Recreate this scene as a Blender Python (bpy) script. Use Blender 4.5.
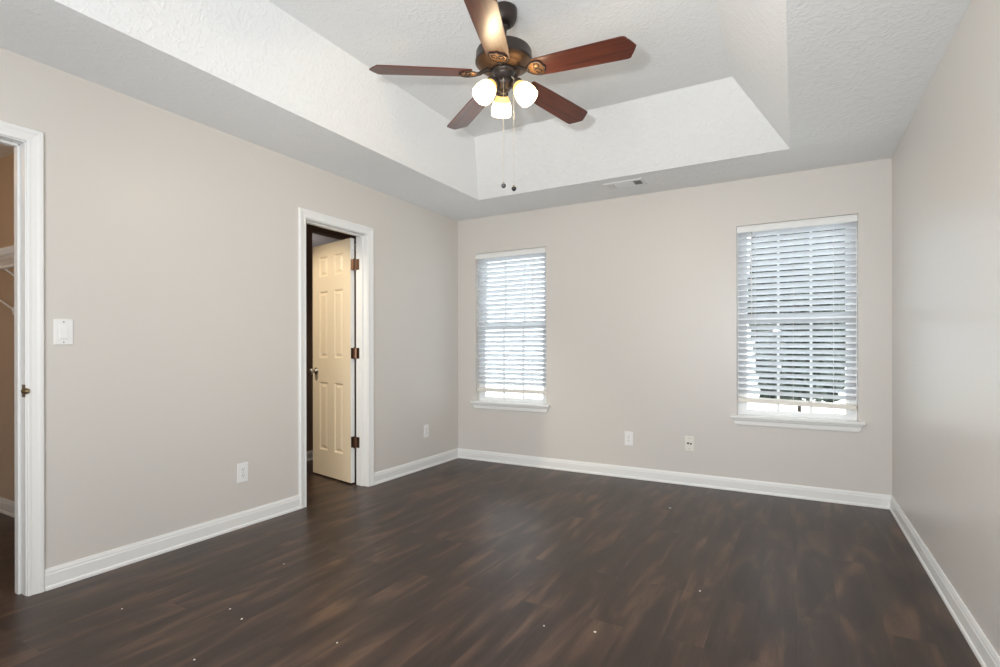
import bpy, bmesh, math, random
from mathutils import Matrix, Vector
R = math.radians
random.seed(7)
for o in list(bpy.data.objects):
    bpy.data.objects.remove(o)
S = bpy.context.scene
C = S.collection

# ------------------------------------------------------------------ camera
cam_d = bpy.data.cameras.new('camera')
cam_d.sensor_width = 36.0
cam_d.lens = 36.0 * 525.7056 / 1000.0
cam_d.shift_y = 16.58 / 1000.0
cam_d.clip_start = 0.02
cam = bpy.data.objects.new('camera', cam_d)
C.objects.link(cam)
cam.matrix_world = (Matrix.Translation((3.0347, -4.5168, 1.1117)) @ Matrix.Rotation(0.5119, 4, 'Z')
                    @ Matrix.Rotation(math.pi / 2 - 0.0006, 4, 'X') @ Matrix.Rotation(-0.0015, 4, 'Z'))
S.camera = cam

# ------------------------------------------------------------------ world, lights, exposure
W = bpy.data.worlds.new('overcast_sky')
S.world = W
W.use_nodes = True
bg = W.node_tree.nodes['Background']
bg.inputs['Color'].default_value = (0.97, 0.985, 1.0, 1)
bg.inputs['Strength'].default_value = 5.4


def lamp(name, kind, loc, energy, color, **kw):
    d = bpy.data.lights.new(name, kind)
    d.energy = energy
    d.color = color
    for k, v in kw.items():
        setattr(d, k, v)
    o = bpy.data.objects.new(name, d)
    o.location = loc
    C.objects.link(o)
    return o


def aim(o, target):
    o.rotation_euler = (Vector(target) - o.location).to_track_quat('-Z', 'Y').to_euler()


# the photographer's flash beside the camera (its hard shadows show on the tray ceiling)
flash = lamp('flash_light', 'SPOT', (2.78, -4.47, 1.40), 158, (0.97, 0.99, 1.0),
             spot_size=R(112), spot_blend=1.0, shadow_soft_size=0.035)
aim(flash, (1.5, 0, 1.62))
# added soft fill light behind the camera; no window is built there
fill = lamp('fill_behind', 'AREA', (2.0, -4.85, 1.55), 64, (0.955, 0.98, 1.0), shape='RECTANGLE', size=1.8, size_y=2.2)
aim(fill, (1.75, 0, 1.35))
lamp('closet_bulb', 'POINT', (-1.35, -4.25, 2.25), 5, (1.0, 0.66, 0.36), shadow_soft_size=0.05)
lamp('bathroom_fill', 'POINT', (-2.3, -0.6, 2.2), 9.0, (1.0, 0.92, 0.88), shadow_soft_size=0.05)  # added lamp, brightens the space past the partition
# added warm spot inside the bathroom, aimed to brighten the open door
down = lamp('door_fill_spot', 'SPOT', (-1.0, -2.7, 2.40), 105, (1.0, 0.88, 0.70), spot_size=R(58), spot_blend=0.6, shadow_soft_size=0.05)
aim(down, (-0.47, -1.25, 1.12))

S.view_settings.view_transform = 'Standard'
S.view_settings.look = 'None'
S.view_settings.exposure = 0.0
S.view_settings.gamma = 1.0
S.view_settings.use_curve_mapping = False
try:
    S.cycles.use_denoising = True
    S.cycles.max_bounces = 10
    S.cycles.diffuse_bounces = 6
    S.cycles.transparent_max_bounces = 12
    S.cycles.sample_clamp_indirect = 6.0
except Exception:
    pass


# ------------------------------------------------------------------ materials
def srgb(r, g, b):
    f = lambda c: (c / 255 / 12.92) if c <= 10 else ((c / 255 + 0.055) / 1.055) ** 2.4
    return (f(r), f(g), f(b), 1)


def mat(name, col, rough=0.5, metal=0.0, spec=0.5, bump=None, **kw):
    """bump = (scale, strength, distance, detail)"""
    m = bpy.data.materials.new(name)
    m.use_nodes = True
    nt = m.node_tree
    b = nt.nodes['Principled BSDF']
    b.inputs['Base Color'].default_value = col
    b.inputs['Roughness'].default_value = rough
    b.inputs['Metallic'].default_value = metal
    b.inputs['Specular IOR Level'].default_value = spec
    tc = nt.nodes.new('ShaderNodeTexCoord')
    nz = nt.nodes.new('ShaderNodeTexNoise')
    nt.links.new(tc.outputs['Object'], nz.inputs['Vector'])
    if bump:
        nz.inputs['Scale'].default_value = bump[0]
        nz.inputs['Detail'].default_value = bump[3]
        bp = nt.nodes.new('ShaderNodeBump')
        bp.inputs['Strength'].default_value = bump[1]
        bp.inputs['Distance'].default_value = bump[2]
        nt.links.new(nz.outputs['Fac'], bp.inputs['Height'])
        nt.links.new(bp.outputs['Normal'], b.inputs['Normal'])
    else:  # a trace of unevenness in the surface's gloss
        nz.inputs['Scale'].default_value = 30
        mr = nt.nodes.new('ShaderNodeMapRange')
        mr.inputs['To Min'].default_value = max(0.02, rough - 0.03)
        mr.inputs['To Max'].default_value = min(1, rough + 0.03)
        nt.links.new(nz.outputs['Fac'], mr.inputs['Value'])
        nt.links.new(mr.outputs['Result'], b.inputs['Roughness'])
    return m


M = {}
M['wall'] = mat('greige_wall_paint', srgb(217, 213, 208), 0.34, spec=0.4, bump=(140, 0.06, 0.002, 2))
M['closet_wall'] = mat('warm_tinted_closet_wall', srgb(206, 188, 168), 0.6, bump=(140, 0.06, 0.002, 2))  # tan tint stands in for the closet bulb's warm light
M['bath_wall'] = mat('bath_wall_brown', srgb(150, 128, 112), 0.6, bump=(140, 0.06, 0.002, 2))  # one even brown, darker than the bedroom walls
M['trim'] = mat('white_trim_paint', srgb(239, 240, 239), 0.35, spec=0.4)
M['cream'] = mat('cream_door_paint', srgb(240, 223, 194), 0.4, spec=0.4)
M['plate'] = mat('white_plastic', srgb(242, 242, 242), 0.35)
M['ivory'] = mat('ivory_plastic', srgb(236, 232, 224), 0.4)
M['slot'] = mat('dark_slot', srgb(60, 56, 52), 0.6)
M['screw'] = mat('steel_screw', srgb(150, 150, 150), 0.35, 0.9)
M['bronze'] = mat('dark_bronze', srgb(68, 60, 56), 0.38, 0.55)
M['antique'] = mat('antique_gold_bronze', srgb(108, 82, 60), 0.42, 0.7)
M['bracket'] = mat('rubbed_gold_bracket', srgb(184, 138, 96), 0.4, 0.55)
M['hinge'] = mat('oil_bronze_hinge', srgb(92, 66, 50), 0.35, 0.8)
M['brass'] = mat('old_brass', srgb(140, 122, 92), 0.3, 0.9)
M['nickel'] = mat('satin_nickel', srgb(182, 178, 172), 0.36, 1.0)
M['chain'] = mat('pale_brass_chain', srgb(196, 186, 166), 0.4, 0.3)
M['knob_black'] = mat('black_wood_knob', srgb(24, 22, 22), 0.35)
M['knob_grey'] = mat('dark_grey_knob', srgb(78, 76, 82), 0.35)
M['vent'] = mat('vent_enamel', srgb(232, 232, 232), 0.4)
M['vent_dark'] = mat('duct_dark', srgb(38, 38, 38), 0.7)
M['wire'] = mat('white_wire_coat', srgb(246, 244, 240), 0.4)
M['frame'] = mat('window_vinyl', srgb(242, 244, 246), 0.4)
M['bark'] = mat('bark', srgb(70, 58, 48), 0.9, bump=(30, 0.6, 0.02, 4))
M['leaf'] = mat('evergreen_leaf', srgb(58, 66, 58), 0.6)
M['ground'] = mat('pale_paving', srgb(205, 205, 200), 0.9, bump=(20, 0.3, 0.01, 4))
M['speck'] = mat('paint_fleck', srgb(225, 222, 216), 0.6)


def ceiling_mat():
    m = bpy.data.materials.new('textured_white_ceiling')
    m.use_nodes = True
    nt = m.node_tree
    L = nt.links.new
    b = nt.nodes['Principled BSDF']
    b.inputs['Base Color'].default_value = srgb(241, 243, 244)
    b.inputs['Roughness'].default_value = 0.75
    b.inputs['Specular IOR Level'].default_value = 0.25
    tc = nt.nodes.new('ShaderNodeTexCoord')
    mp = nt.nodes.new('ShaderNodeMapping')
    mp.inputs['Scale'].default_value = (1, 1, 1)
    L(tc.outputs['Object'], mp.inputs['Vector'])
    n1 = nt.nodes.new('ShaderNodeTexNoise')
    n1.inputs['Scale'].default_value = 24
    n1.inputs['Detail'].default_value = 3
    n1.inputs['Distortion'].default_value = 1.6
    L(mp.outputs['Vector'], n1.inputs['Vector'])
    rp = nt.nodes.new('ShaderNodeValToRGB')
    rp.color_ramp.elements[0].position = 0.46
    rp.color_ramp.elements[1].position = 0.66
    L(n1.outputs['Fac'], rp.inputs['Fac'])
    bp = nt.nodes.new('ShaderNodeBump')
    bp.inputs['Strength'].default_value = 0.3
    bp.inputs['Distance'].default_value = 0.006
    L(rp.outputs['Color'], bp.inputs['Height'])
    L(bp.outputs['Normal'], b.inputs['Normal'])
    return m


M['ceiling'] = ceiling_mat()


def floor_mat():
    m = bpy.data.materials.new('dark_walnut_plank_floor')
    m.use_nodes = True
    nt = m.node_tree
    N, L = nt.nodes.new, nt.links.new
    b = nt.nodes['Principled BSDF']
    tc = N('ShaderNodeTexCoord')
    rot = N('ShaderNodeMapping')
    rot.inputs['Rotation'].default_value = (0, 0, R(90))
    L(tc.outputs['Object'], rot.inputs['Vector'])
    br = N('ShaderNodeTexBrick')                      # planks 15 cm wide laid along the room
    br.offset = 0.37
    br.inputs['Scale'].default_value = 1.0
    br.inputs['Brick Width'].default_value = 1.22
    br.inputs['Row Height'].default_value = 0.152
    br.inputs['Mortar Size'].default_value = 0.0009
    br.inputs['Mortar Smooth'].default_value = 0.3
    br.inputs['Color1'].default_value = (0.0, 0.0, 0.0, 1)
    br.inputs['Color2'].default_value = (1, 1, 1, 1)
    br.inputs['Mortar'].default_value = (0.3, 0.3, 0.3, 1)
    L(rot.outputs['Vector'], br.inputs['Vector'])
    # grain, offset per plank
    off = N('ShaderNodeVectorMath'); off.operation = 'MULTIPLY'
    off.inputs[1].default_value = (3.0, 17.0, 0)
    L(br.outputs['Color'], off.inputs[0])
    add = N('ShaderNodeVectorMath'); add.operation = 'ADD'
    L(tc.outputs['Object'], add.inputs[0]); L(off.outputs[0], add.inputs[1])

    def noise(sx, sy, detail, dist=0.0):
        mp = N('ShaderNodeMapping')
        mp.inputs['Scale'].default_value = (sx, sy, 1)
        L(add.outputs[0], mp.inputs['Vector'])
        n = N('ShaderNodeTexNoise')
        n.inputs['Scale'].default_value = 1.0
        n.inputs['Detail'].default_value = detail
        n.inputs['Distortion'].default_value = dist
        L(mp.outputs['Vector'], n.inputs['Vector'])
        return n
    big = noise(10, 1.9, 4, 0.6)
    fine = noise(70, 3.0, 4, 0.3)
    r1 = N('ShaderNodeValToRGB')
    e = r1.color_ramp.elements
    e[0].position = 0.36; e[0].color = srgb(56, 45, 40)
    e[1].position = 0.72; e[1].color = srgb(100, 77, 62)
    k = e.new(0.52); k.color = srgb(67, 53, 46)
    L(big.outputs['Fac'], r1.inputs['Fac'])
    mx = N('ShaderNodeMix'); mx.data_type = 'RGBA'; mx.blend_type = 'OVERLAY'
    mx.inputs[0].default_value = 0.35
    L(r1.outputs['Color'], mx.inputs[6]); L(fine.outputs['Fac'], mx.inputs[7])
    # plank to plank tone
    mr = N('ShaderNodeMapRange')
    mr.inputs['To Min'].default_value = 0.93; mr.inputs['To Max'].default_value = 1.07
    L(br.outputs['Color'], mr.inputs['Value'])
    mul = N('ShaderNodeMix'); mul.data_type = 'RGBA'; mul.blend_type = 'MULTIPLY'
    mul.inputs[0].default_value = 1.0
    L(mx.outputs[2], mul.inputs[6]); L(mr.outputs['Result'], mul.inputs[7])
    L(mul.outputs[2], b.inputs['Base Color'])
    rr = N('ShaderNodeMapRange')
    rr.inputs['To Min'].default_value = 0.30; rr.inputs['To Max'].default_value = 0.40
    L(fine.outputs['Fac'], rr.inputs['Value'])
    L(rr.outputs['Result'], b.inputs['Roughness'])
    b.inputs['Specular IOR Level'].default_value = 0.27
    bp = N('ShaderNodeBump')
    bp.inputs['Strength'].default_value = 0.15; bp.inputs['Distance'].default_value = 0.001
    sm = N('ShaderNodeMath'); sm.operation = 'SUBTRACT'
    L(fine.outputs['Fac'], sm.inputs[0]); L(br.outputs['Fac'], sm.inputs[1])
    L(sm.outputs[0], bp.inputs['Height'])
    L(bp.outputs['Normal'], b.inputs['Normal'])
    return m


M['floor'] = floor_mat()


def blade_mat():
    m = bpy.data.materials.new('cherry_blade_veneer')
    m.use_nodes = True
    nt = m.node_tree
    N, L = nt.nodes.new, nt.links.new
    b = nt.nodes['Principled BSDF']
    tc = N('ShaderNodeTexCoord')
    mp = N('ShaderNodeMapping')
    mp.inputs['Scale'].default_value = (3, 55, 8)
    L(tc.outputs['Object'], mp.inputs['Vector'])
    n = N('ShaderNodeTexNoise'); n.inputs['Scale'].default_value = 1.0
    n.inputs['Detail'].default_value = 4; n.inputs['Distortion'].default_value = 0.4
    L(mp.outputs['Vector'], n.inputs['Vector'])
    r = N('ShaderNodeValToRGB')
    e = r.color_ramp.elements
    e[0].position = 0.3; e[0].color = srgb(66, 34, 28)
    e[1].position = 0.7; e[1].color = srgb(104, 54, 38)
    L(n.outputs['Fac'], r.inputs['Fac'])
    L(r.outputs['Color'], b.inputs['Base Color'])
    b.inputs['Roughness'].default_value = 0.3
    return m


M['blade'] = blade_mat()


def shade_mat(name, col, strength, base=srgb(250, 240, 222)):
    m = bpy.data.materials.new(name)
    m.use_nodes = True
    b = m.node_tree.nodes['Principled BSDF']
    b.inputs['Base Color'].default_value = base
    b.inputs['Roughness'].default_value = 0.3
    b.inputs['Emission Color'].default_value = col
    b.inputs['Emission Strength'].default_value = strength
    return m


M['shade'] = shade_mat('lit_frosted_glass_shade', (1.0, 0.74, 0.42, 1), 9.0)
M['shade_neck_glow'] = shade_mat('weak_neck_glow', (1.0, 0.58, 0.16, 1), 0.75, srgb(250, 214, 140))


def glass_mat():
    m = bpy.data.materials.new('window_glass')
    m.use_nodes = True
    nt = m.node_tree
    nt.nodes.clear()
    N, L = nt.nodes.new, nt.links.new
    out = N('ShaderNodeOutputMaterial')
    mix = N('ShaderNodeMixShader')
    t = N('ShaderNodeBsdfTransparent')
    t.inputs['Color'].default_value = (0.93, 0.96, 0.96, 1)
    g = N('ShaderNodeBsdfGlossy')
    g.inputs['Roughness'].default_value = 0.02
    fr = N('ShaderNodeFresnel'); fr.inputs['IOR'].default_value = 1.3
    L(fr.outputs[0], mix.inputs[0]); L(t.outputs[0], mix.inputs[1]); L(g.outputs[0], mix.inputs[2])
    L(mix.outputs[0], out.inputs['Surface'])
    return m


M['glass'] = glass_mat()


def slat_mat():
    m = bpy.data.materials.new('white_blind_vinyl')
    m.use_nodes = True
    nt = m.node_tree
    N, L = nt.nodes.new, nt.links.new
    b = nt.nodes['Principled BSDF']
    b.inputs['Base Color'].default_value = srgb(240, 241, 243)
    b.inputs['Roughness'].default_value = 0.4
    tr = N('ShaderNodeBsdfTranslucent')
    tr.inputs['Color'].default_value = srgb(232, 236, 240)
    mix = N('ShaderNodeMixShader'); mix.inputs[0].default_value = 0.48
    L(b.outputs[0], mix.inputs[1]); L(tr.outputs[0], mix.inputs[2])
    L(mix.outputs[0], nt.nodes['Material Output'].inputs['Surface'])
    return m


M['slat'] = slat_mat()


# ------------------------------------------------------------------ mesh helpers
def NB():
    return bmesh.new()


def obj(name, bm, m, parent=None, smooth=False, bevel=0.0):
    bmesh.ops.recalc_face_normals(bm, faces=bm.faces[:])
    me = bpy.data.meshes.new(name)
    bm.to_mesh(me)
    bm.free()
    for mm in (m if isinstance(m, (list, tuple)) else [m]):
        me.materials.append(mm)
    if smooth:
        for p in me.polygons:
            p.use_smooth = True
    o = bpy.data.objects.new(name, me)
    C.objects.link(o)
    if parent is not None:
        o.parent = parent
    if bevel:
        md = o.modifiers.new('soft_edges', 'BEVEL')
        md.width = bevel
        md.segments = 2
        md.limit_method = 'ANGLE'
        md.angle_limit = R(40)
    return o


def tag(o, label=None, cat=None, group=None, kind=None):
    if label: o['label'] = label
    if cat: o['category'] = cat
    if group: o['group'] = group
    if kind: o['kind'] = kind
    return o


def thing(name, label, cat, loc=(0, 0, 0), rz=0.0, group=None):
    o = bpy.data.objects.new(name, None)
    o.empty_display_size = 0.1
    C.objects.link(o)
    o.location = loc
    o.rotation_euler = (0, 0, rz)
    return tag(o, label, cat, group)


def struct(name, bm, m, label=None, cat=None, **kw):
    o = obj(name, bm, m, **kw)
    return tag(o, label, cat, None, 'structure')


def box(bm, x0, x1, y0, y1, z0, z1, mi=0, mtx=None):
    v = [bm.verts.new((x, y, z)) for x in (x0, x1) for y in (y0, y1) for z in (z0, z1)]
    if mtx:
        for q in v: q.co = mtx @ q.co
    for f in ((0, 1, 3, 2), (4, 6, 7, 5), (0, 4, 5, 1), (2, 3, 7, 6), (0, 2, 6, 4), (1, 5, 7, 3)):
        bm.faces.new([v[i] for i in f]).material_index = mi
    return v


def rod(bm, a, b, r, n=8, r2=None, cap=True):
    a, b = Vector(a), Vector(b)
    d = (b - a).normalized()
    u = d.orthogonal().normalized()
    w = d.cross(u)
    r2 = r if r2 is None else r2
    A = [bm.verts.new(a + (u * math.cos(t) + w * math.sin(t)) * r) for t in [2 * math.pi * i / n for i in range(n)]]
    B = [bm.verts.new(b + (u * math.cos(t) + w * math.sin(t)) * r2) for t in [2 * math.pi * i / n for i in range(n)]]
    for i in range(n):
        bm.faces.new((A[i], A[(i + 1) % n], B[(i + 1) % n], B[i]))
    if cap:
        bm.faces.new(A[::-1]); bm.faces.new(B)


def tube(bm, pts, r, n=8):
    """a bent rod through pts"""
    pts = [Vector(p) for p in pts]
    rings = []
    up = None
    for i, p in enumerate(pts):
        d = (pts[min(i + 1, len(pts) - 1)] - pts[max(i - 1, 0)]).normalized()
        if up is None:
            up = d.orthogonal().normalized()
        u = (up - d * up.dot(d)).normalized()
        up = u
        w = d.cross(u)
        rr = r[i] if isinstance(r, (list, tuple)) else r
        rings.append([bm.verts.new(p + (u * math.cos(t) + w * math.sin(t)) * rr) for t in [2 * math.pi * k / n for k in range(n)]])
    for A, B in zip(rings, rings[1:]):
        for i in range(n):
            bm.faces.new((A[i], A[(i + 1) % n], B[(i + 1) % n], B[i]))
    bm.faces.new(rings[0][::-1]); bm.faces.new(rings[-1])


def lathe(bm, prof, n=40, mtx=None, cap=(True, True)):
    """prof: (radius, z) pairs turned about z"""
    rings = []
    for r, z in prof:
        if r < 1e-6:
            rings.append([bm.verts.new((0, 0, z))])
        else:
            rings.append([bm.verts.new((r * math.cos(2 * math.pi * i / n), r * math.sin(2 * math.pi * i / n), z)) for i in range(n)])
    for A, B in zip(rings, rings[1:]):
        for i in range(n):
            j = (i + 1) % n
            if len(A) == 1 and len(B) == 1: continue
            if len(A) == 1: bm.faces.new((A[0], B[j], B[i]))
            elif len(B) == 1: bm.faces.new((A[i], A[j], B[0]))
            else: bm.faces.new((A[i], A[j], B[j], B[i]))
    if cap[0] and len(rings[0]) > 1: bm.faces.new(rings[0][::-1])
    if cap[1] and len(rings[-1]) > 1: bm.faces.new(rings[-1])
    if mtx is not None:
        for ring in rings:
            for v in ring: v.co = mtx @ v.co


def prism(bm, outline, z0, z1, mtx=None):
    """outline: (x, y) list, extruded z0..z1"""
    A = [bm.verts.new((x, y, z0)) for x, y in outline]
    B = [bm.verts.new((x, y, z1)) for x, y in outline]
    n = len(outline)
    for i in range(n):
        bm.faces.new((A[i], A[(i + 1) % n], B[(i + 1) % n], B[i]))
    bm.faces.new(A[::-1]); bm.faces.new(B)
    if mtx is not None:
        for v in A + B: v.co = mtx @ v.co


def sweep(bm, prof, paths):
    """paths[k] = the polyline of profile point k; quads between neighbouring profile points"""
    V = [[bm.verts.new(p) for p in path] for path in paths]
    n = len(V)
    for k in range(n):
        A, B = V[k], V[(k + 1) % n]
        for i in range(len(A) - 1):
            bm.faces.new((A[i], A[i + 1], B[i + 1], B[i]))
    bm.faces.new([v[0] for v in V]); bm.faces.new([v[-1] for v in V][::-1])


# ------------------------------------------------------------------ the room shell
H = 2.44            # flat ceiling border
RX = 3.62           # right wall
FY = -4.95          # wall behind the camera
T = 0.115           # partition thickness
D1 = (-4.26, -3.497, 2.052)    # closet opening y0 y1 top
D2 = (-1.932, -1.322, 2.046)   # bathroom opening
W1 = (0.214, 0.994, 0.597, 2.081)
W2 = (2.632, 3.425, 0.597, 2.080)
BT = 0.15           # back wall thickness

b = NB(); box(b, -3.2, RX + 0.2, FY - 0.1, 0.75, -0.06, 0)
struct('floor', b, M['floor'], 'dark walnut brown plank floor', 'floor')

b = NB()
G = 0.018            # rough opening allowance behind the jambs
box(b, -T, 0, FY, D1[0] - G, 0, H)
box(b, -T, 0, D1[0] - G, D1[1] + G, D1[2] + G, H)
box(b, -T, 0, D1[1] + G, D2[0] - G, 0, H)
box(b, -T, 0, D2[0] - G, D2[1] + G, D2[2] + G, H)
box(b, -T, 0, D2[1] + G, 0.0, 0, H)
struct('wall_left', b, M['wall'], 'greige wall with the closet opening and the bathroom doorway', 'wall')
b = NB()
box(b, -T, W1[0], 0, BT, 0, H)
box(b, W1[0], W1[1], 0, BT, 0, W1[2] - 0.022); box(b, W1[0], W1[1], 0, BT, W1[3], H)
box(b, W1[1], W2[0], 0, BT, 0, H)
box(b, W2[0], W2[1], 0, BT, 0, W2[2] - 0.022); box(b, W2[0], W2[1], 0, BT, W2[3], H)
box(b, W2[1], RX + 0.1, 0, BT, 0, H)
struct('wall_back', b, M['wall'], 'greige wall with the two blind-covered windows', 'wall')
b = NB(); box(b, RX, RX + 0.1, FY, 0, 0, H)
struct('wall_right', b, M['wall'], 'plain greige side wall with a satin sheen', 'wall')
b = NB(); box(b, -0.1, RX + 0.1, FY - 0.1, FY, 0, H)
struct('wall_front', b, M['wall'], 'greige wall behind the camera', 'wall')

# tray ceiling: flat border, four slopes, raised field
TZ = 2.825
O4 = [(0.584, -0.54), (3.005, -0.54), (3.005, -4.15), (0.584, -4.15)]
I4 = [(0.7835, -0.924), (2.690, -0.924), (2.690, -3.80), (0.7835, -3.80)]
E4 = [(-0.02, 0.02), (RX + 0.02, 0.02), (RX + 0.02, FY - 0.02), (-0.02, FY - 0.02)]
b = NB()
vo = [b.verts.new((x, y, H)) for x, y in O4]
vi = [b.verts.new((x, y, TZ)) for x, y in I4]
ve = [b.verts.new((x, y, H)) for x, y in E4]
for i in range(4):
    j = (i + 1) % 4
    b.faces.new((ve[i], ve[j], vo[j], vo[i]))
    b.faces.new((vo[i], vo[j], vi[j], vi[i]))
b.faces.new(vi)
# its upper side, so that the ceiling is a slab
ue = [b.verts.new((x, y, TZ + 0.12)) for x, y in E4]
for i in range(4):
    j = (i + 1) % 4
    b.faces.new((ve[i], ue[i], ue[j], ve[j]))
b.faces.new(ue)
struct('ceiling', b, M['ceiling'], 'white textured tray ceiling with a sunken border', 'ceiling')

# the closet behind the first opening
CY = -3.036
b = NB()
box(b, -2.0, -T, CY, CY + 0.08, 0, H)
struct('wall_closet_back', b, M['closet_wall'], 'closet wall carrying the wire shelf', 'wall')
b = NB()
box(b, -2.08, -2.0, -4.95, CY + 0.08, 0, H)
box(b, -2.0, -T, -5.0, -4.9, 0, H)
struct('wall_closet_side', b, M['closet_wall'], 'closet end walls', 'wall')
b = NB(); box(b, -2.08, -T, -5.0, CY + 0.08, H, H + 0.05)
struct('ceiling_closet', b, M['ceiling'], 'closet ceiling', 'ceiling')

# the bathroom behind the second opening: a partition with an opening, a space beyond
PX = -1.235
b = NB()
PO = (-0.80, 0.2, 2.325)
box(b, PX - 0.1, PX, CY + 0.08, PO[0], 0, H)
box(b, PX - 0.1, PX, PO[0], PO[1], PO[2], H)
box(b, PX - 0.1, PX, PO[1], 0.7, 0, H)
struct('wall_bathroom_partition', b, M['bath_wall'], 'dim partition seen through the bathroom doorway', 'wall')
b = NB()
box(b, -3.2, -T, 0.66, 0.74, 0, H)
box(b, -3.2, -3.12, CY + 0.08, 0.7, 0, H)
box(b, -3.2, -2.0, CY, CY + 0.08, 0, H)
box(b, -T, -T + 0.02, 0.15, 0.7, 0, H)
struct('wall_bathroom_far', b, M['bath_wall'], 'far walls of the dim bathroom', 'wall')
b = NB(); box(b, -3.2, -T + 0.02, CY + 0.08, 0.74, H, H + 0.05)
struct('ceiling_bathroom', b, M['ceiling'], 'dim bathroom ceiling', 'ceiling')


# ------------------------------------------------------------------ baseboards
BP = [(0.0, 0.0), (0.018, 0.0), (0.018, 0.008), (0.0165, 0.014), (0.0125, 0.0185), (0.012, 0.019), (0.012, 0.070), (0.0095, 0.076),
      (0.0095, 0.083), (0.0065, 0.092), (0.005, 0.097), (0.0, 0.097)]


def baseboard(name, segs, m=M['trim'], label=None):
    """segs: (start, end, n0, n1) with the wall's inward normal; m0/m1 = mitre slope at each end (+1 shortens with thickness)"""
    bm = NB()
    for (ax, ay), (bx, by), (nx, ny), m0, m1 in segs:
        d = Vector((bx - ax, by - ay)).normalized()
        paths = []
        for t, z in BP:
            paths.append([(ax + nx * t + d.x * t * m0, ay + ny * t + d.y * t * m0, z), (bx + nx * t - d.x * t * m1, by + ny * t - d.y * t * m1, z)])
        sweep(bm, BP, paths)
    o = struct(name, bm, m, label, 'baseboard')
    return o


baseboard('baseboard_left', [((0, D1[1] + 0.066), (0, D2[0] - 0.064), (1, 0), 0, 0), ((0, D2[1] + 0.064), (0, 0), (1, 0), 0, 1),
                             ((0, FY), (0, D1[0] - 0.066), (1, 0), 1, 0)], label='white baseboard along the doorway wall')
baseboard('baseboard_back', [((0, 0), (RX, 0), (0, -1), 1, 1)], label='white baseboard under the two windows')
baseboard('baseboard_right', [((RX, 0), (RX, FY), (-1, 0), 1, 1)], label='white baseboard along the plain side wall')
baseboard('baseboard_front', [((RX, FY), (0, FY), (0, 1), 1, 1)], label='white baseboard behind the camera')
baseboard('baseboard_closet', [((-2.0, CY), (-T, CY), (0, -1), 0, 0), ((-2.0, -4.9), (-2.0, CY), (1, 0), 0, 0)], label='baseboard inside the closet')
baseboard('baseboard_bathroom', [((PX, CY + 0.08), (PX, PO[0]), (1, 0), 0, 0)], label='baseboard inside the bathroom')

# ------------------------------------------------------------------ door casings and jambs
CP = [(0.0, 0.0), (0.0, 0.009), (0.004, 0.0115), (0.012, 0.0115), (0.014, 0.010), (0.034, 0.013), (0.045, 0.017), (0.056, 0.017), (0.060, 0.013), (0.060, 0.0)]


def door_trim(name, op, stop_x, label):
    y0, y1, zt = op
    root = thing(name, label, 'door frame')
    root['kind'] = 'structure'
    rv = 0.005                                          # reveal between jamb edge and casing
    bm = NB()
    paths = [[(t, y0 - rv - u + 0.0, 0), (t, y0 - rv - u, zt + rv + u), (t, y1 + rv + u, zt + rv + u), (t, y1 + rv + u, 0)] for u, t in CP]
    sweep(bm, CP, paths)
    obj('casing', bm, M['trim'], root)
    bm = NB()
    paths = [[(-T - t, y0 - rv - u, 0), (-T - t, y0 - rv - u, zt + rv + u), (-T - t, y1 + rv + u, zt + rv + u), (-T - t, y1 + rv + u, 0)] for u, t in CP]
    sweep(bm, CP, paths)
    obj('casing', bm, M['trim'], root)
    bm = NB()
    j = 0.0005
    x0, x1 = -T - 0.001, 0.001
    box(bm, x0, x1, y0 - 0.02, y0, 0, zt + 0.02); box(bm, x0, x1, y1, y1 + 0.02, 0, zt + 0.02); box(bm, x0, x1, y0 - 0.02, y1 + 0.02, zt, zt + 0.02)
    obj('jamb', bm, M['trim'], root, bevel=0.002)
    bm = NB()
    s0, s1, st = stop_x[0], stop_x[1], 0.011
    box(bm, s0, s1, y0, y0 + st, 0, zt); box(bm, s0, s1, y1 - st, y1, 0, zt); box(bm, s0, s1, y0, y1, zt - st, zt)
    obj('door_stop', bm, M['trim'], root, bevel=0.003)
    return root


t1 = door_trim('trim_1', D1, (-0.085, -0.045), 'white casing and jamb of the open closet doorway at the picture edge')
bm = NB()
box(bm, -0.032, 0.0015, D1[1] - 0.0016, D1[1] + 0.0002, 0.90, 0.957)
tube(bm, [(0.0010, D1[1] - 0.001, 0.928), (0.006, D1[1] - 0.001, 0.928), (0.012, D1[1] + 0.003, 0.928), (0.0165, D1[1] + 0.010, 0.928)],
     [0.015, 0.015, 0.013, 0.010], 10)
st_ = obj('strike_plate', bm, M['brass'], t1)
st_['label'] = 'small brass strike plate'
bm = NB(); box(bm, -0.024, -0.008, D1[1] - 0.0022, D1[1] - 0.001, 0.915, 0.942)
obj('latch_hole', bm, M['slot'], st_)
door_trim('trim_2', D2, (-0.075, -0.04), 'white casing and jamb around the bathroom doorway')

# ------------------------------------------------------------------ the open six-panel door
DW, DT, DH0, DH1 = 0.605, 0.035, 0.014, 2.036
TH = R(102)
dd = Vector((-math.sin(TH), -math.cos(TH), 0))       # from hinge edge to latch edge
nn = Vector((math.cos(TH), -math.sin(TH), 0))        # the face turned to the camera
A0 = Vector((-0.160, -1.343, 0))
door = thing('door_1', 'cream six-panel door standing open into the bathroom', 'door', (A0.x, A0.y, 0))
door['kind'] = 'structure'
DM = Matrix(((dd.x, 0, nn.x, 0), (dd.y, 0, nn.y, 0), (0, 1, 0, 0), (0, 0, 0, 1)))   # local (along, up, out)


def dp(u, v, w):
    return DM @ Vector((u, v, w))


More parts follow.
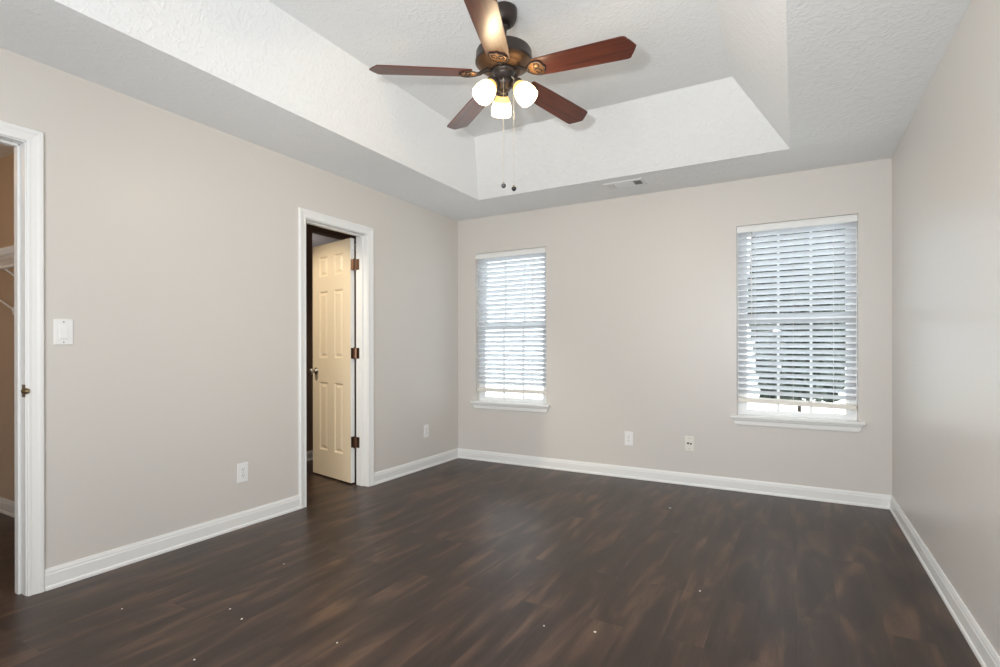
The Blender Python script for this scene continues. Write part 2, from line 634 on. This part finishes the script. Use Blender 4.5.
bm = NB()
cols = [(0.115, 0.250), (0.355, 0.490)]
rows = [(0.237, 0.829), (1.043, 1.625), (1.755, 1.930)]
us = sorted({0.0, DW, *[x for c in cols for x in c]})
vs = sorted({DH0, DH1, *[x for r_ in rows for x in r_]})
for side, w0, sg in ((0, 0.0, -1), (1, -DT, 1)):
    for i in range(len(us) - 1):
        for k in range(len(vs) - 1):
            u0, u1, v0, v1 = us[i], us[i + 1], vs[k], vs[k + 1]
            q = lambda ins, dep: [bm.verts.new(dp(*p, w0 + sg * dep)) for p in ((u0 + ins, v0 + ins), (u1 - ins, v0 + ins), (u1 - ins, v1 - ins), (u0 + ins, v1 - ins))]
            if (u0, u1) in cols and (v0, v1) in rows:
                rings = [q(0, 0), q(0.004, 0.003), q(0.012, 0.010), q(0.020, 0.010), q(0.038, 0.003)]
                for P, Q in zip(rings, rings[1:]):
                    for e in range(4):
                        bm.faces.new((P[e], P[(e + 1) % 4], Q[(e + 1) % 4], Q[e]))
                bm.faces.new(rings[-1])
            else:
                bm.faces.new(q(0, 0))
E_ = lambda pts: bm.faces.new([bm.verts.new(dp(*p)) for p in pts])
for f in ([(0, DH0, 0), (0, DH1, 0), (0, DH1, -DT), (0, DH0, -DT)], [(DW, DH0, 0), (DW, DH1, 0), (DW, DH1, -DT), (DW, DH0, -DT)],
          [(0, DH1, 0), (DW, DH1, 0), (DW, DH1, -DT), (0, DH1, -DT)], [(0, DH0, 0), (DW, DH0, 0), (DW, DH0, -DT), (0, DH0, -DT)]):
    E_(f).material_index = 1
bmesh.ops.remove_doubles(bm, verts=bm.verts[:], dist=0.0002)
obj('door_leaf', bm, [M['cream'], M['trim']], door)
# knob, both sides
bm = NB()
for w0, sg in ((0, 1), (-DT, -1)):
    mtx = Matrix.Translation(dp(DW - 0.062, 0.925, w0)) @ Vector((nn * sg)).to_track_quat('Z', 'Y').to_matrix().to_4x4()
    lathe(bm, [(0.031, 0), (0.031, 0.004), (0.026, 0.008), (0.012, 0.011), (0.011, 0.028), (0.019, 0.034), (0.026, 0.044), (0.0265, 0.053), (0.021, 0.062), (0.010, 0.066), (0, 0.0665)], 28, mtx)
obj('door_knob', bm, M['nickel'], door, smooth=True)['label'] = 'satin nickel knob'
# hinges: one leaf on the door edge, one on the jamb, barrel between
pin = Vector((-0.128, -1.3365, 0)) - Vector((A0.x, A0.y, 0))
jy = D2[1] - A0.y
for z in (1.815, 1.085, 0.352):
    bm = NB()
    for k in range(5):
        rod(bm, (pin.x, pin.y, z - 0.045 + k * 0.018), (pin.x, pin.y, z - 0.045 + k * 0.018 + 0.0168), 0.0065, 12)
    rod(bm, (pin.x, pin.y, z - 0.050), (pin.x, pin.y, z + 0.050), 0.004, 10)
    box(bm, -0.112 - A0.x, -0.080 - A0.x, jy - 0.0028, jy - 0.0003, z - 0.044, z + 0.044)   # jamb leaf
    # strip bridging jamb corner and barrel
    a_, c_ = Vector((-0.114 - A0.x, jy - 0.0015, z)), Vector((pin.x, pin.y, z))
    for p0, p1 in ((a_, c_), (c_, dp(-0.001, z, -0.004))):
        d_ = (p1 - p0); n_ = Vector((-d_.y, d_.x, 0)).normalized() * 0.0013
        prism(bm, [((p0 + n_).x, (p0 + n_).y), ((p1 + n_).x, (p1 + n_).y), ((p1 - n_).x, (p1 - n_).y), ((p0 - n_).x, (p0 - n_).y)], z - 0.044, z + 0.044)
    v = [dp(u, vv, w) for u in (-0.0022, 0.0) for vv in (z - 0.044, z + 0.044) for w in (-0.002, -0.031)]
    V = [bm.verts.new(p) for p in v]
    for f in ((0, 1, 3, 2), (4, 6, 7, 5), (0, 4, 5, 1), (2, 3, 7, 6), (0, 2, 6, 4), (1, 5, 7, 3)):
        bm.faces.new([V[i] for i in f])
    obj('hinge', bm, M['hinge'], door)['label'] = 'dark bronze butt hinge'


# ------------------------------------------------------------------ windows
def window(name, w, label):
    x0, x1, z0, z1 = w
    root = thing(name, label, 'window')
    root['kind'] = 'structure'
    # stool and apron
    bm = NB()
    box(bm, x0 - 0.042, x1 + 0.042, -0.045, 0.0, z0 - 0.022, z0)
    box(bm, x0, x1, -0.001, 0.085, z0 - 0.022, z0)
    obj('sill', bm, M['trim'], root, bevel=0.005)
    bm = NB()
    zt, zb = z0 - 0.022, z0 - 0.079
    prof = [(0.0, zt), (-0.020, zt), (-0.020, zt - 0.012), (-0.014, zt - 0.022), (-0.014, zb + 0.010), (-0.009, zb), (0.0, zb)]
    paths = []
    for y, z in prof:
        e = 0.032 - (zt - z) * 0.52
        paths.append([(x0 - e, y, z), (x1 + e, y, z)])
    sweep(bm, prof, paths)
    obj('apron', bm, M['trim'], root)
    # frame
    f = 0.032
    bm = NB()
    box(bm, x0, x0 + f, 0.070, 0.135, z0, z1); box(bm, x1 - f, x1, 0.070, 0.135, z0, z1)
    box(bm, x0 + f, x1 - f, 0.070, 0.135, z1 - f, z1); box(bm, x0 + f, x1 - f, 0.070, 0.135, z0, z0 + 0.012)
    obj('window_frame', bm, M['frame'], root, bevel=0.002)
    zm = z0 + (z1 - z0) * 0.50
    for nm, za, zb2, y in (('lower_sash', z0 + 0.012, zm + 0.022, 0.074), ('upper_sash', zm - 0.022, z1 - f, 0.106)):
        a, c = x0 + f, x1 - f
        s = 0.036
        bm = NB()
        box(bm, a, a + s, y, y + 0.024, za, zb2); box(bm, c - s, c, y, y + 0.024, za, zb2)
        box(bm, a + s, c - s, y, y + 0.024, za, za + (0.026 if nm == 'lower_sash' else s)); box(bm, a + s, c - s, y, y + 0.024, zb2 - s, zb2)
        sash = obj(nm, bm, M['frame'], root, bevel=0.002)
        bm = NB()
        for k in (1, 2):
            xm = a + s + (c - a - 2 * s) * k / 3
            box(bm, xm - 0.009, xm + 0.009, y + 0.004, y + 0.020, za + 0.026, zb2 - s)
        obj('muntin', bm, M['frame'], sash)
        bm = NB(); box(bm, a + s - 0.004, c - s + 0.004, y + 0.0105, y + 0.0135, za + 0.024, zb2 - s + 0.002)
        obj('glass_pane', bm, M['glass'], sash)
    return root


window('window_1', W1, 'narrow white sash window behind the brighter blind')
window('window_2', W2, 'white sash window behind the greyer blind')


# ------------------------------------------------------------------ venetian blinds
def blind(w, zbot, tilt, label, wand_x, ladders, skew=0.0):
    x0, x1, z0, z1 = w
    x0 += 0.006; x1 -= 0.006
    cx = (x0 + x1) / 2
    root = thing('venetian_blind', label, 'window blind', (cx, 0.035, z1), 0, 'two-inch blinds in the windows')
    L0, L1 = x0 - cx, x1 - cx
    # headrail with a moulded valance
    bm = NB()
    box(bm, L0, L1, -0.024, 0.028, -0.046, -0.004)
    obj('headrail', bm, M['trim'], root, bevel=0.002)
    bm = NB()
    prof = [(-0.036, -0.004), (-0.043, -0.008), (-0.043, -0.014), (-0.039, -0.019), (-0.039, -0.046), (-0.042, -0.050), (-0.042, -0.056), (-0.031, -0.056), (-0.029, -0.004)]
    sweep(bm, prof, [[(L0 - 0.003, y, z), (L1 + 0.003, y, z)] for y, z in prof])
    obj('valance', bm, M['trim'], root)
    # slats
    pitch = 0.0455
    top = -0.072
    nz = int((z1 + top - (zbot + 0.052)) / pitch) + 1
    bm = NB()
    hw = 0.0252
    for k in range(nz):
        zc = top - k * pitch
        for_ = []
        a = tilt + random.uniform(-1, 1) * R(1.2)
        jig = random.uniform(-1, 1) * 0.0012
        pr = []
        for s in (-1, -0.5, 0, 0.5, 1):
            y = s * hw * math.cos(a)
            z = -s * hw * math.sin(a) + 0.0022 * (1 - s * s)
            pr.append((y, z))
        up = [(y, z + 0.0013) for y, z in pr]
        prof = pr + up[::-1]
        sk = skew * (k / nz) ** 3
        sweep(bm, prof, [[(L0 + 0.004, y, zc + z + jig), (L1 - 0.004, y, zc + z - jig - sk)] for y, z in prof])
    obj('slat_panel', bm, M['slat'], root)
    # bottom rail
    zb = zbot - z1
    bm = NB()
    v = box(bm, L0 + 0.003, L1 - 0.003, -0.026, 0.024, zb, zb + 0.031)
    for q in v:
        q.co.z -= skew * (q.co.x - L0) / (L1 - L0)
        q.co.z -= 0.010 * (1 if q.co.y < 0 else -1) * 0.5
    rail = obj('bottom_rail', bm, M['ivory'], root, bevel=0.003)
    for f in ladders:
        bm = NB()
        x = L0 + (L1 - L0) * f
        z_ = zb - skew * f + 0.004
        mt = Matrix.Translation((x, -0.0262, z_)) @ Matrix.Rotation(R(90), 4, 'X')
        lathe(bm, [(0.008, -0.001), (0.008, 0.002), (0.005, 0.004), (0, 0.0042)], 14, mt)
        obj('rail_button', bm, M['ivory'], rail)
    for f in ladders:
        x = L0 + (L1 - L0) * f
        bm = NB()
        for y in (-0.0265, 0.0265):
            rod(bm, (x, y * 0.85, -0.045), (x, y * 0.85, zb + 0.012 - skew * f), 0.0009, 6)
        for k in range(nz):
            zc = top - k * pitch - 0.004
            rod(bm, (x, -0.0222, zc + 0.014), (x, 0.0222, zc - 0.014), 0.0006, 5)
        obj('ladder_cord', bm, M['plate'], root)
    # tilt wand on its hook
    bm = NB()
    x = wand_x - cx
    rod(bm, (x, -0.050, -0.075), (x + 0.004, -0.052, -0.70), 0.0035, 6)
    lathe(bm, [(0.0, -0.0), (0.005, 0.004), (0.005, 0.02), (0, 0.024)], 8, Matrix.Translation((x + 0.004, -0.052, -0.72)))
    wd = obj('tilt_wand', bm, M['plate'], root)
    bm = NB()
    tube(bm, [(x, -0.040, -0.058), (x, -0.048, -0.058), (x, -0.052, -0.066), (x, -0.050, -0.076)], 0.0022, 6)
    obj('wand_hook', bm, M['screw'], wd)
    return root


blind(W1, 0.698, R(42), 'narrow white slatted blind with bright gaps, nearer the doorway wall', 0.86, (0.14, 0.46, 0.80), 0.002)
blind(W2, 0.704, R(38), 'wider white slatted blind with dark gaps between its slats, nearer the plain side wall', 2.737, (0.16, 0.49, 0.82), 0.024)


# ------------------------------------------------------------------ outlets and the switch
def plate_root(name, label, cat, loc, rz, group=None):
    return thing(name, label, cat, loc, rz, group)


def plate(root, h=0.120, w=0.074, m=M['plate']):
    """lies in the local xz plane, faces local -y"""
    bm = NB()
    box(bm, -w / 2, w / 2, -0.0055, 0.0, -h / 2, h / 2)
    return obj('cover_plate', bm, m, root, bevel=0.0025)


def dot(root, name, x, z, r, m, y=-0.0055, dep=0.0015, parent=None):
    bm = NB()
    lathe(bm, [(r, -0.0008), (r, dep * 0.6), (r * 0.7, dep), (0, dep)], 14, Matrix.Translation((x, y, z)) @ Matrix.Rotation(R(90), 4, 'X'))
    return obj(name, bm, m, parent or root)


def outlet(loc, rz, label):
    r = plate_root('wall_outlet', label, 'electrical outlet', loc, rz, 'duplex outlets low on the walls')
    plate(r)
    for s in (1, -1):
        zc = s * 0.0195
        bm = NB()
        out = [(0.0165 * math.cos(a) * 1.02, max(-0.0135, min(0.0135, 0.0175 * math.sin(a)))) for a in [2 * math.pi * k / 28 for k in range(28)]]
        prism(bm, out, 0, 0.002, Matrix.Translation((0, -0.0054, zc)) @ Matrix.Rotation(R(90), 4, 'X'))
        soc = obj('socket', bm, M['plate'], r)
        bm = NB()
        for x, hh in ((-0.0062, 0.0042), (0.0062, 0.0034)):
            box(bm, x - 0.0012, x + 0.0012, -0.0079, -0.0070, zc + 0.002 - hh + 0.002, zc + 0.002 + hh + 0.002)
        rod(bm, (0, -0.0079, zc - 0.0075), (0, -0.0070, zc - 0.0075), 0.0026, 10)
        obj('slot', bm, M['slot'], soc)
    dot(r, 'screw', 0, 0, 0.003, M['screw'])
    return r


outlet((0, -2.427, 0.342), R(90), 'white duplex outlet between the closet opening and the bathroom doorway')
outlet((0, -0.541, 0.348), R(90), 'white duplex outlet between the bathroom door casing and the corner')
outlet((1.777, 0, 0.341), 0, 'white duplex outlet on the window wall, nearer the narrow window')
r = plate_root('cable_jack', 'off-white cable wall plate with two dark jacks, below the wider window', 'wall jack', (2.277, 0, 0.341), 0)
plate(r, m=M['ivory'])
bm = NB()
mt = Matrix.Translation((-0.010, -0.0055, 0.002)) @ Matrix.Rotation(R(90), 4, 'X')
lathe(bm, [(0.0085, 0), (0.0085, 0.003), (0.0065, 0.003), (0.0065, 0.012), (0.003, 0.012), (0.003, 0.004), (0, 0.004)], 14, mt)
obj('coax_port', bm, M['slot'], r)
bm = NB()
box(bm, 0.005, 0.019, -0.0075, -0.005, -0.0065, 0.0055)
obj('phone_port', bm, M['slot'], r)
dot(r, 'screw', 0, 0.042, 0.003, M['screw']); dot(r, 'screw', 0, -0.042, 0.003, M['screw'])

r = plate_root('light_switch', 'white rocker light switch beside the closet door casing', 'light switch', (0, -3.355, 1.199), R(90))
plate(r, 0.121, 0.076)
bm = NB()
box(bm, -0.0172, 0.0172, -0.0062, -0.004, -0.034, 0.034)
fr_ = obj('rocker_frame', bm, M['plate'], r, bevel=0.001)
bm = NB()
v = box(bm, -0.0150, 0.0150, -0.0105, -0.004, -0.0305, 0.0305)
for q in v:
    if q.co.y < -0.008 and q.co.z > 0: q.co.y = -0.0068
obj('rocker', bm, M['plate'], r, bevel=0.001)
dot(r, 'screw', 0, 0.048, 0.0033, M['screw']); dot(r, 'screw', 0, -0.048, 0.0033, M['screw'])

# ------------------------------------------------------------------ ceiling vent
vt = thing('ceiling_vent', 'white metal air register on the ceiling border above the window wall', 'air vent', (1.845, -0.352, H), 0)
hx, hy = 0.158, 0.082
bm = NB()
prof = [(0.0, 0.0), (0.004, -0.006), (0.020, -0.009), (0.024, -0.004), (0.024, 0.0)]
for k in range(1):
    rings = [[bm.verts.new((sx * (hx - t), sy * (hy - t), z)) for sx, sy in ((-1, -1), (1, -1), (1, 1), (-1, 1))] for t, z in prof]
    for P, Q in zip(rings, rings[1:]):
        for e in range(4):
            bm.faces.new((P[e], P[(e + 1) % 4], Q[(e + 1) % 4], Q[e]))
obj('vent_frame', bm, M['vent'], vt)
bm = NB(); box(bm, -hx + 0.02, hx - 0.02, -hy + 0.02, hy - 0.02, -0.0014, -0.0006)
obj('duct_backing', bm, M['vent_dark'], vt)
bm = NB()
ix, iy = hx - 0.024, hy - 0.024
n = 8
for k in range(n):                                      # middle bank of louvres, along x
    y = -iy + (k + 0.5) * 2 * iy / n
    m_ = Matrix.Translation((0, y, -0.006)) @ Matrix.Rotation(R(-28), 4, 'X')
    box(bm, -0.072, 0.072, -0.0085, 0.0085, -0.0006, 0.0006, 0, m_)
obj('louver_bank', bm, M['vent'], vt)
for s in (-1, 1):                                       # end banks, across
    bm = NB()
    for k in range(6):
        x = s * (0.078 + 0.011 * k)
        if abs(x) > ix: continue
        m_ = Matrix.Translation((x, 0, -0.006)) @ Matrix.Rotation(R(40 if s > 0 else -35), 4, 'Y')
        box(bm, -0.0052, 0.0052, -iy, iy, -0.0005, 0.0005, 0, m_)
    obj('louver_bank', bm, M['vent'], vt)

# ------------------------------------------------------------------ ceiling fan
FX, FYc = 1.7555, -2.196
fan = thing('ceiling_fan', 'five-blade bronze ceiling fan with cherry blades and three lit glass shades', 'ceiling fan', (FX, FYc, TZ), 0)
zz = lambda z: z + 0.022 - TZ
bm = NB()
lathe(bm, [(0.0, 0.0), (0.066, 0.0), (0.067, -0.006), (0.066, -0.040), (0.063, -0.052), (0.056, -0.066), (0.048, -0.076), (0.038, -0.080), (0.026, -0.080), (0.026, -0.070)], 48)
obj('canopy', bm, M['bronze'], fan, smooth=True)
bm = NB()
lathe(bm, [(0, -0.060), (0.018, -0.066), (0.025, -0.082), (0.022, -0.096), (0.014, -0.104), (0.013, zz(2.66)), (0.020, zz(2.655)), (0.021, zz(2.61)), (0.03, zz(2.60))], 28)
obj('downrod', bm, M['bronze'], fan, smooth=True)
bm = NB()
lathe(bm, [(0, zz(2.606)), (0.07, zz(2.606)), (0.115, zz(2.602)), (0.134, zz(2.594)), (0.140, zz(2.582)), (0.141, zz(2.545)), (0.144, zz(2.541)), (0.144, zz(2.534)), (0.139, zz(2.530))], 64, cap=(True, False))
mo = obj('motor_housing', bm, M['bronze'], fan, smooth=True)
bm = NB()
lathe(bm, [(0.139, zz(2.530)), (0.130, zz(2.520)), (0.105, zz(2.508)), (0.088, zz(2.503)), (0.086, zz(2.498)), (0.0, zz(2.498))], 64, cap=(False, True))
obj('motor_underside', bm, M['antique'], mo, smooth=True)
bm = NB()
lathe(bm, [(0, zz(2.50)), (0.062, zz(2.50)), (0.062, zz(2.484)), (0.050, zz(2.478)), (0.046, zz(2.470)), (0.046, zz(2.440)), (0.050, zz(2.436)), (0.050, zz(2.424)), (0.044, zz(2.414)), (0.034, zz(2.408)), (0.032, zz(2.398)), (0.020, zz(2.392)), (0.010, zz(2.384)), (0.0, zz(2.381))], 40)
obj('switch_housing', bm, M['bronze'], fan, smooth=True)


def curl(bm, cx, cy, r, a0, a1, tw, z, mtx):
    pts = []
    n_ = 16
    for k in range(n_ + 1):
        t = k / n_
        a = a0 + (a1 - a0) * t
        rr = r * (1 - 0.55 * t)
        pts.append(mtx @ Vector((cx + rr * math.cos(a), cy + rr * math.sin(a), z)))
    tube(bm, pts, tw, 6)


BL = 0.663
PITCH = R(-12)
blade_out = []
for x, y in [(0.165, 0.050), (0.172, 0.057), (0.30, 0.063), (0.45, 0.067), (0.600, 0.070), (0.614, 0.0695), (0.624, 0.066), (0.630, 0.059), (0.6335, 0.050), (0.640, 0.043), (0.649, 0.027), (0.656, 0.014), (BL, 0.0)]:
    blade_out.append((x, y))
blade_out += [(x, -y) for x, y in blade_out[-2::-1]]
for k in range(5):
    ang = R(2.2 + 72 * k)
    tilt = Matrix.Rotation(PITCH, 4, 'X')
    bm = NB()
    prism(bm, blade_out, 0.0, 0.006, tilt)
    bl = obj('blade', bm, M['blade'], fan, bevel=0.0015)
    bl.location = (0, 0, zz(2.476))
    bl.rotation_euler = (Matrix.Rotation(ang, 4, 'Z') @ Matrix.Rotation(R(2.6), 4, 'Y')).to_euler()
    # bracket: arm from the motor and a scrolled plate under the blade root
    bm = NB()
    plate_o = [(0.128, 0.010), (0.138, 0.022), (0.152, 0.036), (0.170, 0.044), (0.188, 0.046), (0.203, 0.041), (0.212, 0.032), (0.215, 0.022), (0.216, 0.013), (0.222, 0.005), (0.226, 0.0)]
    plate_o += [(x, -y) for x, y in plate_o[-2::-1]]
    # open scroll plate: rim tube round the outline plus thin web
    prism(bm, plate_o, -0.0035, -0.0005, tilt)
    bm.faces.ensure_lookup_table(); n_plate = len(bm.faces)
    rim = [tilt @ Vector((x, y, -0.004)) for x, y in plate_o + [plate_o[0]]]
    tube(bm, rim, 0.0034, 6)
    for s in (1, -1):
        curl(bm, 0.182, s * 0.020, 0.019, R(-150) * s, R(200) * s, 0.0028, -0.0045, tilt)
    tube(bm, [(0.055, 0, 0.024), (0.085, 0, 0.020), (0.110, 0, 0.008), (0.125, 0, 0.000), (0.140, 0, -0.003)], [0.012, 0.011, 0.010, 0.010, 0.009], 10)
    bm.faces.ensure_lookup_table()
    for fc in bm.faces[n_plate:]: fc.material_index = 1
    obj('blade_bracket', bm, [M['bracket'], M['bronze']], bl, smooth=True)['label'] = 'scrolled antique bronze blade bracket'

# three lamp arms and shades
for a in (5, 125, 245):
    ar = R(a)
    u = Vector((math.cos(ar), math.sin(ar), 0))
    ax = (u * math.sin(R(38)) - Vector((0, 0, 1)) * math.cos(R(38)))     # shade axis, out and down
    neck = u * 0.060 + Vector((0, 0, zz(2.427)))
    bm = NB()
    tube(bm, [u * 0.035 + Vector((0, 0, zz(2.432))), u * 0.052 + Vector((0, 0, zz(2.436))), u * 0.057 + Vector((0, 0, zz(2.433))), neck], 0.009, 10)
    q = ax.to_track_quat('Z', 'Y').to_matrix().to_4x4()
    lathe(bm, [(0.0, -0.006), (0.016, -0.004), (0.028, 0.004), (0.031, 0.012), (0.031, 0.024), (0.028, 0.026)], 28, Matrix.Translation(neck) @ q)
    obj('lamp_arm', bm, M['bronze'], fan, smooth=True)
    bm = NB()
    prof = [(0.026, 0.014), (0.0275, 0.024), (0.034, 0.036), (0.0425, 0.054), (0.049, 0.074), (0.0525, 0.094), (0.0525, 0.112), (0.051, 0.124), (0.049, 0.124), (0.0505, 0.112), (0.0505, 0.094), (0.047, 0.075), (0.0405, 0.055), (0.032, 0.038), (0.025, 0.026)]
    lathe(bm, prof, 36, Matrix.Translation(neck) @ q, cap=(False, False))
    for fc in bm.faces:                                   # bulb falloff painted in: weaker, yellower glow near the neck
        if (fc.calc_center_median() - neck).dot(ax) < 0.056: fc.material_index = 1
    sh = obj('lamp_shade', bm, [M['shade'], M['shade_neck_glow']], fan, smooth=True)
    sh['label'] = 'lit frosted glass bell shade'
    bm = NB()
    lathe(bm, [(0, 0.022), (0.012, 0.026), (0.014, 0.045), (0.022, 0.068), (0.025, 0.080), (0.021, 0.096), (0.010, 0.106), (0, 0.108)], 20, Matrix.Translation(neck) @ q)
    obj('bulb', bm, M['shade'], sh, smooth=True)
    p_ = neck + ax * 0.135 + Vector((FX, FYc, TZ))
    lamp('fan_bulb_light', 'POINT', p_, 3.2, (1.0, 0.78, 0.50), shadow_soft_size=0.03)

# two pull chains
for dx, dy, zb, mk, lb in ((0.024, -0.048, 1.915, 'knob_grey', 'grey round pull knob'), (0.071, -0.028, 1.899, 'knob_black', 'black round pull knob')):
    bm = NB()
    rod(bm, (dx * 0.8, dy * 0.8, zz(2.44)), (dx, dy, zz(2.425)), 0.003, 6)
    n_ = 100
    zt_, zb_ = zz(2.425), (zb + 0.019 - TZ)
    rod(bm, (dx, dy, zt_), (dx, dy, zb_), 0.0006, 5)
    for i in range(n_):
        z = zt_ + (zb_ - zt_) * i / n_
        lathe(bm, [(0, -0.0012), (0.0009, 0), (0, 0.0012)], 6, Matrix.Translation((dx, dy, z)))
    ch = obj('pull_chain', bm, M['chain'], fan)
    bm = NB()
    bmesh.ops.create_uvsphere(bm, u_segments=20, v_segments=14, radius=0.0118, matrix=Matrix.Translation((dx, dy, (zb + 0.007 - TZ))) @ Matrix.Diagonal((1, 1, 1.06, 1)))
    rod(bm, (dx, dy, (zb + 0.007 - TZ) + 0.010), (dx, dy, (zb + 0.007 - TZ) + 0.017), 0.003, 8)
    obj('pull_knob', bm, M[mk], ch, smooth=True)['label'] = lb

# ------------------------------------------------------------------ closet wire shelf
sh = thing('wire_shelf', 'white wire closet shelf seen through the opening at the picture edge', 'shelf', (-1.05, CY, 1.652), 0)
x0, x1 = -0.93, 0.92
dep = 0.305
bm = NB()
k = x0
while k <= x1:
    tube(bm, [(k, -0.004, 0.02), (k, -dep, 0.02), (k, -dep - 0.003, 0.015), (k, -dep - 0.003, -0.018)], 0.0016, 5)
    k += 0.0254
obj('shelf_deck', bm, M['wire'], sh)
bm = NB()
for y, z in ((-dep - 0.003, -0.018), (-dep - 0.002, 0.019), (-0.006, 0.018), (-0.16, 0.017)):
    rod(bm, (x0, y, z), (x1, y, z), 0.0032, 8)
obj('long_wire', bm, M['wire'], sh)
bm = NB()
rod(bm, (x0, -dep + 0.03, -0.075), (x1, -dep + 0.03, -0.075), 0.008, 10)
hr = obj('hanging_rod', bm, M['wire'], sh)
for x in (-0.50, 0.12, 0.70):
    bm = NB()
    tube(bm, [(x, -dep, -0.016), (x, -dep + 0.012, -0.045), (x, -dep + 0.028, -0.088), (x, -dep + 0.045, -0.080)], 0.0042, 8)
    obj('rod_hook', bm, M['wire'], hr)
for x in (-0.50, 0.12):
    bm = NB()
    tube(bm, [(x, -dep + 0.004, -0.02), (x, -0.012, -0.255), (x, -0.002, -0.275)], 0.0055, 8)
    box(bm, x - 0.008, x + 0.008, -0.004, 0.0, -0.30, -0.25)
    obj('brace', bm, M['wire'], sh)

# ------------------------------------------------------------------ paint flecks on the floor
for i, (x, y, s) in enumerate(((0.51, -3.344, 0.005), (0.716, -2.686, 0.005), (0.916, -3.118, 0.005), (1.038, -3.146, 0.006), (1.152, -3.411, 0.005), (1.517, -3.082, 0.005),
                               (2.346, -2.531, 0.006), (2.267, -0.719, 0.009), (2.152, -2.587, 0.005), (2.651, -1.958, 0.006))):
    bm = NB()
    n_ = 7
    o_ = [(s * random.uniform(0.5, 1.0) * math.cos(2 * math.pi * k / n_), s * random.uniform(0.5, 1.0) * math.sin(2 * math.pi * k / n_)) for k in range(n_)]
    prism(bm, o_, 0.0, 0.0012)
    o = obj('paint_fleck', bm, M['speck'])
    o.location = (x, y, 0.0)
    tag(o, 'tiny white paint fleck lying on the dark plank floor', 'debris', 'paint flecks on the floor')

# ------------------------------------------------------------------ outdoors, seen between the slats
b = NB(); box(b, -14, 18, BT + 0.61, 30, -0.30, -0.2)
struct('ground_outside', b, M['ground'], 'pale paving outside the windows', 'ground')


def tree(x, y, rad, h, label):
    root = thing('evergreen_tree', label, 'tree', (x, y, -0.2))
    bm = NB()
    tube(bm, [(0, 0, 0), (0.02, 0, h * 0.4), (0, 0.02, h * 0.85)], [0.03, 0.028, 0.012], 10)
    obj('trunk', bm, M['bark'], root)
    bm = NB()
    rnd = random.Random(int(x * 10))
    for i in range(15000):
        t = rnd.random() ** 0.8
        z = 0.36 + t * (h - 0.36)
        rr = rad * min(1.0, 0.60 + 1.6 * t) * (1 - t) ** 0.55 * (0.55 + 0.45 * rnd.random() ** 0.4)
        a = rnd.random() * 2 * math.pi
        c = Vector((rr * math.cos(a), rr * math.sin(a), z))
        s = rnd.uniform(0.09, 0.19)
        u = Vector((rnd.uniform(-1, 1), rnd.uniform(-1, 1), rnd.uniform(-1, 1))).normalized()
        w = u.orthogonal().normalized()
        vv = [bm.verts.new(c + p) for p in (u * s, w * s * 0.5, -u * s, -w * s * 0.5)]
        bm.faces.new(vv)
    obj('foliage', bm, M['leaf'], root)


tree(3.10, 7.0, 1.0, 8.5, 'dark tree outdoors, glimpsed between the slats of the wider blind')
